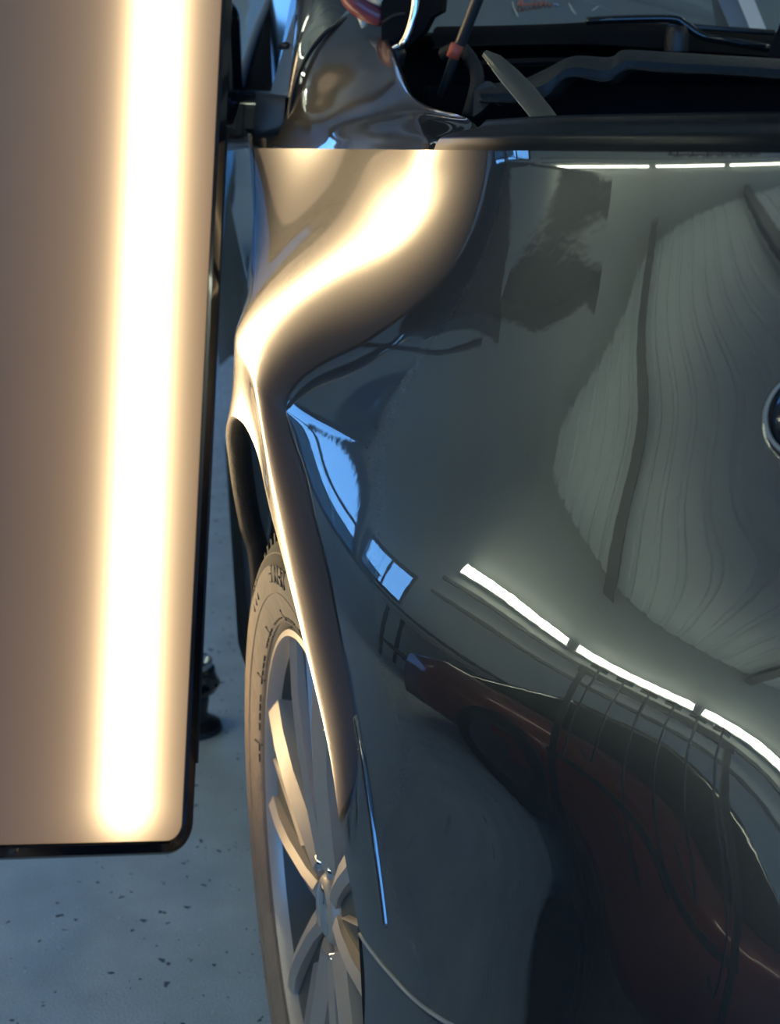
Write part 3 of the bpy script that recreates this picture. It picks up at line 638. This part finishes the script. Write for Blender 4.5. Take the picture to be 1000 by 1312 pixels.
hub = obj('wheel_hub', lathe([(-.010, 0), (-.010, .026), (-.013, .032), (-.020, .036), (-.022, .056), (-.040, .066), (-.10, .075)], 40, MW), ALLOY, wheel, sharp=30)
obj('hub_cap', lathe([(-.006, 0), (-.0065, .018), (-.010, .026)], 32, MW), CHROME, wheel)
for k in range(5):
    a = k * 72 + 58
    obj('wheel_bolt', xf(lathe([(-.012, 0), (-.012, .008), (-.024, .009)], 12), MW @ Matrix.Rotation(math.radians(a), 4, 'Z') @ Matrix.Translation((.050, 0, 0))), CHROME, wheel)
obj('brake_disc', lathe([(-.09, .06), (-.09, .165), (-.115, .165), (-.115, .06)], 64, MW), BAY, wheel, sharp=30)
obj('brake_caliper', xf(box((.15, .02, -.09), (.06, .13, .07), .01), MW @ Matrix.Rotation(math.radians(-70), 4, 'Z')), BAY, wheel)
# valve
obj('valve', xf(tube([(.232, 0, -.02), (.222, 0, -.004)], .0035, 8), MW @ Matrix.Rotation(math.radians(-14), 4, 'Z')), CHROME, wheel)
# arch liner
ln = []
for x in (.112, .14, .30, .48):
    ln.append([(x, 1.20 - (.405 if x > .12 else .395) * math.cos(q), .365 + .425 * math.sin(q)) for q in np.linspace(-.1, math.pi - .12, 40)])
obj('wheel_liner', loft(ln), LINER, car)
obj('liner_wall', loft([[(.48, 1.20 - .405 * math.cos(q), .365 + .425 * math.sin(q)) for q in np.linspace(-.1, math.pi - .12, 40)], [(.48, 1.20, .30)] * 40]), LINER, car)
obj('suspension_arm', tube([(.46, 1.15, .30), (.34, 1.19, .27)], .02, 8), BAY, car)

# round chrome ringed cap on the panel at the right
bp_, by_, bz_ = side(np.array([BADGE[0]]), np.array([BADGE[1]]))
bn = Vector((-1, float(by_[0]), float(bz_[0]))).normalized(); bpos = Vector((float(bp_[0]), BADGE[0], BADGE[1]))
Mb = Matrix.Translation(bpos) @ bn.to_track_quat('Z', 'Y').to_matrix().to_4x4()
badge = obj('round_badge', lathe([(-.006, .0275), (.004, .0275), (.007, .0255), (.007, .0235), (.004, .0225)], 64, Mb), CHROME, car, sharp=40); tag(badge, 'round chrome ringed black cap on the panel')
obj('badge_dome', lathe([(.011, 0), (.0105, .010), (.008, .018), (.003, .0228)], 48, Mb), BLACKGLOSS, badge)
# ------------------------------------------------------------------ lamp panel (line board) leaning beside the car
BC, BT, BL = at(238, 1086, 1.68), at(290, 0, 1.68 * 1.08), at(0, 1093, 1.68 * .90)
eh = (BL - BC).normalized(); ev = (BT - BC).normalized(); ev = (ev - .0 * eh).normalized(); nb = eh.cross(ev).normalized()
if nb.dot(Vector((0, 0, CAM_H)) - BC) < 0: nb = -nb
PW, PH = .47, 1.22
def bp3(s, t, h=0.): return BC + eh * s + ev * t + nb * h
def rrect(s0, s1, t0, t1, r, n=8):
    o = []
    for cs, ctt, a in ((s1 - r, t1 - r, 0), (s0 + r, t1 - r, 90), (s0 + r, t0 + r, 180), (s1 - r, t0 + r, 270)):
        for k in range(n + 1):
            q = math.radians(a + 90 * k / n); o.append((cs + r * math.cos(q), ctt + r * math.sin(q)))
    return o
lamp = thing('inspection_lamp', tuple(bp3(PW / 2, 0)), 'tall glowing inspection lamp panel with a bright warm vertical strip', 'lamp panel')
def diffuser_material():
    m, t, b = nodes('backlit_diffuser'); L = t.links
    uv = t.nodes.new('ShaderNodeUVMap'); s = t.nodes.new('ShaderNodeSeparateXYZ'); L.new(uv.outputs[0], s.inputs[0])
    def mth(op, a, b2=None, c=None):
        n = t.nodes.new('ShaderNodeMath'); n.operation = op
        for i, q in enumerate((a, b2, c)):
            if q is None: continue
            if isinstance(q, (int, float)): n.inputs[i].default_value = q
            else: L.new(q, n.inputs[i])
        return n.outputs[0]
    s0 = mth('MULTIPLY_ADD', s.outputs[1], .0155, .087)
    dx = mth('ABSOLUTE', mth('SUBTRACT', s.outputs[0], s0)); qy = mth('MAXIMUM', mth('SUBTRACT', .056, s.outputs[1]), 0.)
    dp = mth('SQRT', mth('ADD', mth('MULTIPLY', dx, dx), mth('MULTIPLY', qy, qy)))
    def ex(l): return mth('EXPONENT', mth('MULTIPLY', dp, -1. / l))
    core = mth('MULTIPLY', ex(.0140), 22.0); g1 = mth('MULTIPLY', ex(.03), .7); g2 = mth('MULTIPLY', ex(.13), .46)
    def colr(f, c):
        v = t.nodes.new('ShaderNodeVectorMath'); v.operation = 'SCALE'; v.inputs[0].default_value = c; L.new(f, v.inputs[3]); return v.outputs[0]
    def add(a, b2):
        v = t.nodes.new('ShaderNodeVectorMath'); L.new(a, v.inputs[0]); L.new(b2, v.inputs[1]); return v.outputs[0]
    tot = add(add(colr(core, (1, .74, .40)), colr(g1, (1, .66, .34))), colr(g2, (1, .61, .31)))
    L.new(tot, b.inputs['Emission Color']); b.inputs['Emission Strength'].default_value = 1.0
    b.inputs['Base Color'].default_value = (.10, .10, .10, 1); b.inputs['Roughness'].default_value = .45
    return m
def board_mesh():
    # diffuser: a sheet with its own rounded outline and UV in metres
    out = rrect(.006, PW - .006, .006, PH - .006, .028); n = len(out)
    me = bpy.data.meshes.new('diffuser'); base = wloc(lamp)
    me.from_pydata([tuple(bp3(s, t, .002) - base) for s, t in out] + [tuple(bp3(s, t, -.004) - base) for s, t in out], [], [tuple(range(n)), tuple(range(n, 2 * n))[::-1]] + [(i, (i + 1) % n, n + (i + 1) % n, n + i) for i in range(n)])
    ul = me.uv_layers.new(name='UVMap'); oo = out + out
    for lp in me.loops: ul.data[lp.index].uv = oo[lp.vertex_index]
    me.materials.append(diffuser_material())
    o = bpy.data.objects.new('diffuser', me); COL.objects.link(o); o.parent = lamp; return o
dif = board_mesh(); tag(dif, 'backlit opal diffuser with one white-hot strip')
def ringloft(spec, m, name):
    rows = [[bp3(s, t, h) for s, t in rrect(i, PW - i, i, PH - i, max(.03 - i, .004))] for i, h in spec]
    return obj(name, loft(rows + [rows[0]], closed=True), m, lamp, sharp=45)
ringloft([(.009, .004), (.006, .007), (-.004, .007), (-.007, .003), (-.007, -.012), (-.003, -.016), (.009, -.016)], BLACKGLOSS, 'frame')
obj('back_plate', loft([[bp3(s, t, -.014) for s, t in rrect(.004, PW - .004, .004, PH - .004, .026)], [bp3(s, t, -.018) for s, t in rrect(.010, PW - .010, .010, PH - .010, .022)]], closed=True, caps=True), BLACK, lamp, smooth=False)
obj('corner_guard', tube([bp3(-.006, .10, .006), bp3(-.006, .9, .006)], .0018, 8), BLACK, lamp)
obj('edge_bracket', box(bp3(PW + .02, .93, -.006), (.05, .06, .07), .006), BLACK, lamp)
hub_c = bp3(PW / 2, .62, -.03)
obj('ball_mount', lathe([(-.03, .045), (-.02, .045), (-.005, .03), (.015, .026), (.03, .02), (.036, .0)], 24, Matrix.Translation(hub_c - nb * .012) @ (-nb).to_track_quat('Z', 'Y').to_matrix().to_4x4()), BLACK, lamp, sharp=40)

# ------------------------------------------------------------------ stand that carries the lamp panel
sp_ = Vector((-.80, 2.00, 0))
stand = thing('lamp_stand', tuple(sp_), 'black wheeled lamp stand with a jointed boom behind the glowing panel', 'stand')
obj('pole', tube([sp_ + Vector((0, 0, .08)), sp_ + Vector((0, 0, 1.30))], .019, 16), BLACKGLOSS, stand)
for k in range(5):
    q = k * 1.2566 + .3; e = sp_ + Vector((.27 * math.cos(q), .27 * math.sin(q), .06))
    lg = obj('base_leg', tube([sp_ + Vector((0, 0, .10)), e], [.02, .013], 10), BLACK, stand)
    obj('castor', lathe([(-.012, 0), (-.012, .026), (.012, .026), (.012, 0)], 20, Matrix.Translation(e - Vector((0, 0, .034))) @ Matrix.Rotation(math.pi / 2, 4, 'X')), RUBBER, lg)
obj('collar', lathe([(-.05, .019), (-.05, .032), (.05, .032), (.05, .019)], 20, Matrix.Translation(sp_ + Vector((0, 0, 1.24)))), BLACK, stand, sharp=40)
obj('boom', tube(spline([tuple(sp_ + Vector((0, 0, 1.24))), (-.66, 1.86, 1.24), (-.50, 1.72, 1.215), (-.44, 1.66, 1.205)], 6), .016, 12), BLACKGLOSS, stand)
obj('joint_box', prism([(-.42, 1.775, 1.221), (-.42, 1.55, 1.214), (-.42, 1.323, 1.204), (-.42, 1.268, 1.184), (-.42, 1.40, 1.170), (-.42, 1.517, 1.157), (-.42, 1.66, 1.18)], (-.05, .02, .004)), BLACK, stand, smooth=False)
obj('handle_bar', prism([(-.42, 1.29, 1.203), (-.42, 1.207, 1.223), (-.42, 1.125, 1.250), (-.42, 1.039, 1.272), (-.42, 1.032, 1.264), (-.42, 1.07, 1.258), (-.42, 1.194, 1.211), (-.42, 1.29, 1.190)], (-.03, .01, .002)), BLACK, stand, smooth=False)
obj('handle_rod', tube(spline([(-.415, 1.20, 1.236), (-.415, 1.13, 1.262), (-.415, 1.05, 1.276)], 5), .0028, 8), RUBBER, stand)
obj('cable', tube(spline([(-.42, 1.95, 1.21), (-.42, 1.676, 1.150), (-.42, 1.50, 1.128), (-.42, 1.40, 1.128), (-.42, 1.30, 1.160)], 8), .004, 8), RUBBER, stand)
obj('clamp_knob', lathe([(0, 0), (0, .02), (.03, .024), (.04, .012), (.04, 0)], 10, Matrix.Translation((-.78, 1.98, 1.24)) @ Matrix.Rotation(math.pi / 2, 4, 'Y')), BLACK, stand, sharp=30)

# ------------------------------------------------------------------ dent tools lying in the engine bay
pry = thing('pry_blade', tuple(at(702, 165, 1.30)), 'flat tapered steel pry blade sticking up over the fender rim', 'tool', 'dent tools in the engine bay')
cl_ = [at(622, 68, 1.36), at(634, 76, 1.355), at(652, 95, 1.35), at(672, 117, 1.34), at(692, 142, 1.33), at(716, 175, 1.31)]
wd = [.0035, .0075, .0105, .012, .0125, .0125]
rows = []
for i, (p, w_) in enumerate(zip(cl_, wd)):
    t_ = (cl_[min(i + 1, 5)] - cl_[max(i - 1, 0)]).normalized(); sd = t_.cross(Vector((0.2, -1, .2))).normalized(); up = sd.cross(t_).normalized()
    rows.append([p + sd * w_ * a + up * b for a, b in ((-1, 0), (-.6, .0025), (.6, .0025), (1, 0), (.6, -.0025), (-.6, -.0025))])
obj('blade', loft(rows, closed=True, caps=True), mat('worn_brown_steel', (.20, .18, .14), .38, .7, vary=.3, vscale=60), pry, sharp=30)
ed = [p for p in cl_]; obj('blade_edge', tube(spline([r[3] for r in rows], 4), .0008, 6), STEEL, pry)
rod = thing('push_rod', tuple(at(566, 118, 1.62)), 'dark slim push rod with a red tape band, slanting in the engine bay', 'tool', 'dent tools in the engine bay')
obj('shaft', tube([at(566, 122, 1.66), at(585, 68, 1.62), at(612, 0, 1.58), at(632, -55, 1.54)], [.0055, .0062, .0068, .0068], 12), mat('dark_tool_steel', (.09, .095, .095), .35, .6), rod)
obj('tape_band', tube([at(580.5, 74, 1.617), at(586.5, 57, 1.610)], .0078, 14), REDTAPE, rod)
hook = thing('chrome_hook', tuple(at(508, 72, 1.66)), 'bright curved chrome hook bar rising at the bay corner', 'tool', 'dent tools in the engine bay')
obj('bar', tube(spline([at(504, 62, 1.66), at(516, 56, 1.655), at(523, 44, 1.65), at(528, 28, 1.645), at(532, 8, 1.64), at(536, -40, 1.63)], 6), [.0035] * 6 + [.0055] * 25, 12, flat=.8), CHROME, hook)
obj('bar_foot', lathe([(0, 0), (0, .012), (-.006, .014), (-.02, .010)], 16, Matrix.Translation(at(506, 62, 1.668))), BLACK, hook)
gripo = thing('dent_tool', tuple(at(480, 18, 1.70)), 'maroon rubber gripped dent tool with a cream end, hanging at the pillar', 'hammer', 'dent tools in the engine bay')  # handle of a dent tool, its head not shown
obj('grip', tube(spline([at(440, -26, 1.70), at(452, -4, 1.70), at(466, 10, 1.70), at(483, 20, 1.70), at(492, 24, 1.70)], 5), [.012, .0135, .014, .0145, .0145, .015, .015, .015, .015, .015, .014, .014, .013, .013, .012, .012, .011, .011, .010, .009, .006], 14), MAROON, gripo)
obj('end_piece', tube([at(474, -8, 1.69), at(490, 3, 1.688)], [.010, .006], 12), CREAM, gripo)
obj('cap', tube([at(462, 22, 1.71), at(468, 33, 1.71)], [.004, .0055], 10), mat('pale_green_plastic', (.45, .55, .52), .4), gripo)
blk = thing('foam_wedge', tuple(at(508, 50, 1.645)), 'black foam block wedged beside the chrome hook', 'foam block')
obj('block', prism([at(489, 60, 1.685), at(489, -40, 1.685), at(571, -40, 1.665), at(566, 14, 1.665), at(552, 22, 1.670), at(543, 40, 1.675), at(512, 70, 1.685)], (.010, .022, 0)), BAY, blk, smooth=False)
obj('strap', tube(spline([at(490, 30, 1.680), at(505, 20, 1.677), at(520, 18, 1.675)], 4), .002, 6), RUBBER, blk)
hose = thing('hose', tuple(at(600, 120, 1.625)), 'black ribbed hose curving down in the engine bay', 'hose')
obj('pipe', tube(spline([at(568, 70, 1.665), at(590, 62, 1.645), at(606, 80, 1.625), at(612, 104, 1.615), at(600, 150, 1.605)], 6), .008, 10), RUBBER, hose)
brk = thing('bay_bracket', tuple(at(622, 118, 1.56)), 'small dark bracket at the foot of the pry blade', 'bracket')
obj('plate', prism([at(608, 116, 1.56), at(622, 104, 1.56), at(634, 110, 1.56), at(640, 136, 1.55), at(630, 130, 1.55), at(618, 142, 1.55), at(606, 150, 1.55)], (.01, .02, 0)), COWL, brk, smooth=False)

# ------------------------------------------------------------------ jack stand on the floor behind the lamp panel
jp = Vector((.012, 2.33, 0))
jack = thing('screw_jack', tuple(jp), 'small black screw jack with a bright steel cup on the floor', 'jack')
T = Matrix.Translation(jp)
obj('foot', lathe([(0, 0), (0, .052), (.010, .050), (.022, .030), (.035, .026)], 28, T), BLACK, jack, sharp=40)
obj('neck', lathe([(.03, .026), (.055, .030), (.068, .032), (.075, .028)], 24, T), BLACK, jack)
obj('collar', lathe([(.072, .030), (.078, .046), (.090, .052), (.100, .046), (.118, .043), (.120, .036), (.110, 0)], 28, T), BLACKGLOSS, jack, sharp=40)
obj('steel_cup', lathe([(.112, .0), (.116, .036), (.134, .039), (.135, .034), (.120, .028)], 28, T), CHROME, jack, sharp=40)
obj('screw', lathe([(.112, .012), (.138, .012), (.146, .007), (.148, 0)], 16, T), BLACK, jack)

# ------------------------------------------------------------------ across the bay: seen only as reflections
rc = thing('red_car', (-2.95, -.1, 0), 'dark red car parked across the bay, mirrored in the fender', 'car')
sec = [(-2.25, .40, .46), (-2.1, .34, .60), (-1.6, .30, .70), (-.9, .28, .76), (-.3, .28, .79), (.6, .28, .80), (1.4, .28, .80), (1.9, .30, .78), (2.2, .38, .64)]
rows = []
for y, zl, zt in sec:
    hw = .86 if -1.8 < y < 1.9 else .74
    rows.append([(-2.95 + sx2 * hw * k, -.1 + y, z) for sx2, k, z in ((1, .92, .22), (1, 1.0, zl), (1, .99, (zl + zt) / 2), (1, .93, zt - .03), (1, .80, zt), (0, 0, zt + .02), (-1, .80, zt), (-1, .93, zt - .03), (-1, .99, (zl + zt) / 2), (-1, 1.0, zl), (-1, .92, .22))])
obj('body', loft(rows, closed=True, caps=True), REDPAINT, rc)
gh = []
for y, zt, hw in ((-.85, .77, .70), (-.25, 1.08, .60), (.3, 1.14, .58), (1.0, 1.09, .58), (1.75, .80, .66)):
    gh.append([(-2.95 + hw + .08 * (1.14 - zt), -.1 + y, .76), (-2.95 + hw, -.1 + y, zt - .04), (-2.95 + hw - .1, -.1 + y, zt), (-2.95 - hw + .1, -.1 + y, zt), (-2.95 - hw, -.1 + y, zt - .04), (-2.95 - hw - .08 * (1.14 - zt), -.1 + y, .76)])
obj('cabin_glass', loft(gh), DARKGLASS, rc, sharp=30)
obj('roof', loft([[(a, b, c_ + .006) for a, b, c_ in r[2:4]] for r in gh[1:4]]), REDPAINT, rc)
for yy in (-1.45, 1.25):
    for sx2 in (-1, 1):
        Mx = Matrix.Translation((-2.95 + sx2 * .80, yy, .31)) @ Matrix.Rotation(sx2 * math.pi / 2, 4, 'Y')
        wl = obj('wheel', lathe([(-.1, .31), (.06, .31), (.08, .29), (.075, .21)], 32, Mx), RUBBER, rc)
        obj('rim', lathe([(.072, .21), (.05, .18), (.06, .05), (.065, 0)], 32, Mx), BEAM, wl)
for yy in (-.65, .45): obj('door_handle', box((-2.95 + .865, yy, .66), (.02, .14, .022), .006), REDPAINT, rc)

rk = thing('tool_rack', (-1.55, .45, 0), 'black tool rack with hanging rods and hooks, mirrored in the fender', 'tool rack')
for yy in (.05, .85):
    obj('upright', box((-1.55, yy, .62), (.035, .035, 1.2)), BLACK, rk, smooth=False)
    obj('foot', box((-1.55, yy, .02), (.42, .05, .04), .008), BLACK, rk, smooth=False)
obj('crossbar', box((-1.55, .45, 1.2), (.04, .86, .04)), BLACK, rk, smooth=False)
obj('crossbar', box((-1.55, .45, .62), (.04, .86, .03)), BLACK, rk, smooth=False)
for k in range(6):
    yy = .11 + k * .135; zl = .55 + .25 * ((k * 37) % 10) / 10
    tl = thing('hanging_rod', (-1.52, yy, 1.2), 'black hooked dent rod on the tool rack, %s from the end nearest the viewer' % ('first', 'second', 'third', 'fourth', 'fifth', 'sixth')[k], 'tool', 'dent rods on the rack')
    obj('rod', tube(spline([(-1.52, yy, 1.24), (-1.50, yy, 1.20), (-1.50, yy + .005, zl), (-1.50, yy + .04, zl - .04), (-1.50, yy + .07, zl - .01)], 5), .007, 8), BLACK, tl)
    obj('handle', tube([(-1.52, yy - .045, 1.245), (-1.52, yy + .045, 1.245)], .013, 10), MAROON if k % 3 == 0 else BLACK, tl)
wb = thing('workbench', (-4.55, 2.6, 0), 'grey steel workbench along the left wall, mirrored in the fender', 'workbench')
obj('top', box((-4.55, 2.6, .90), (.75, 2.6, .05), .006), STEEL, wb, smooth=False)
for yy in (1.4, 3.8):
    for xx in (-4.85, -4.25): obj('leg', box((xx, yy, .44), (.06, .06, .88)), BEAM, wb, smooth=False)
obj('shelf', box((-4.55, 2.6, .30), (.65, 2.4, .03)), BEAM, wb, smooth=False)
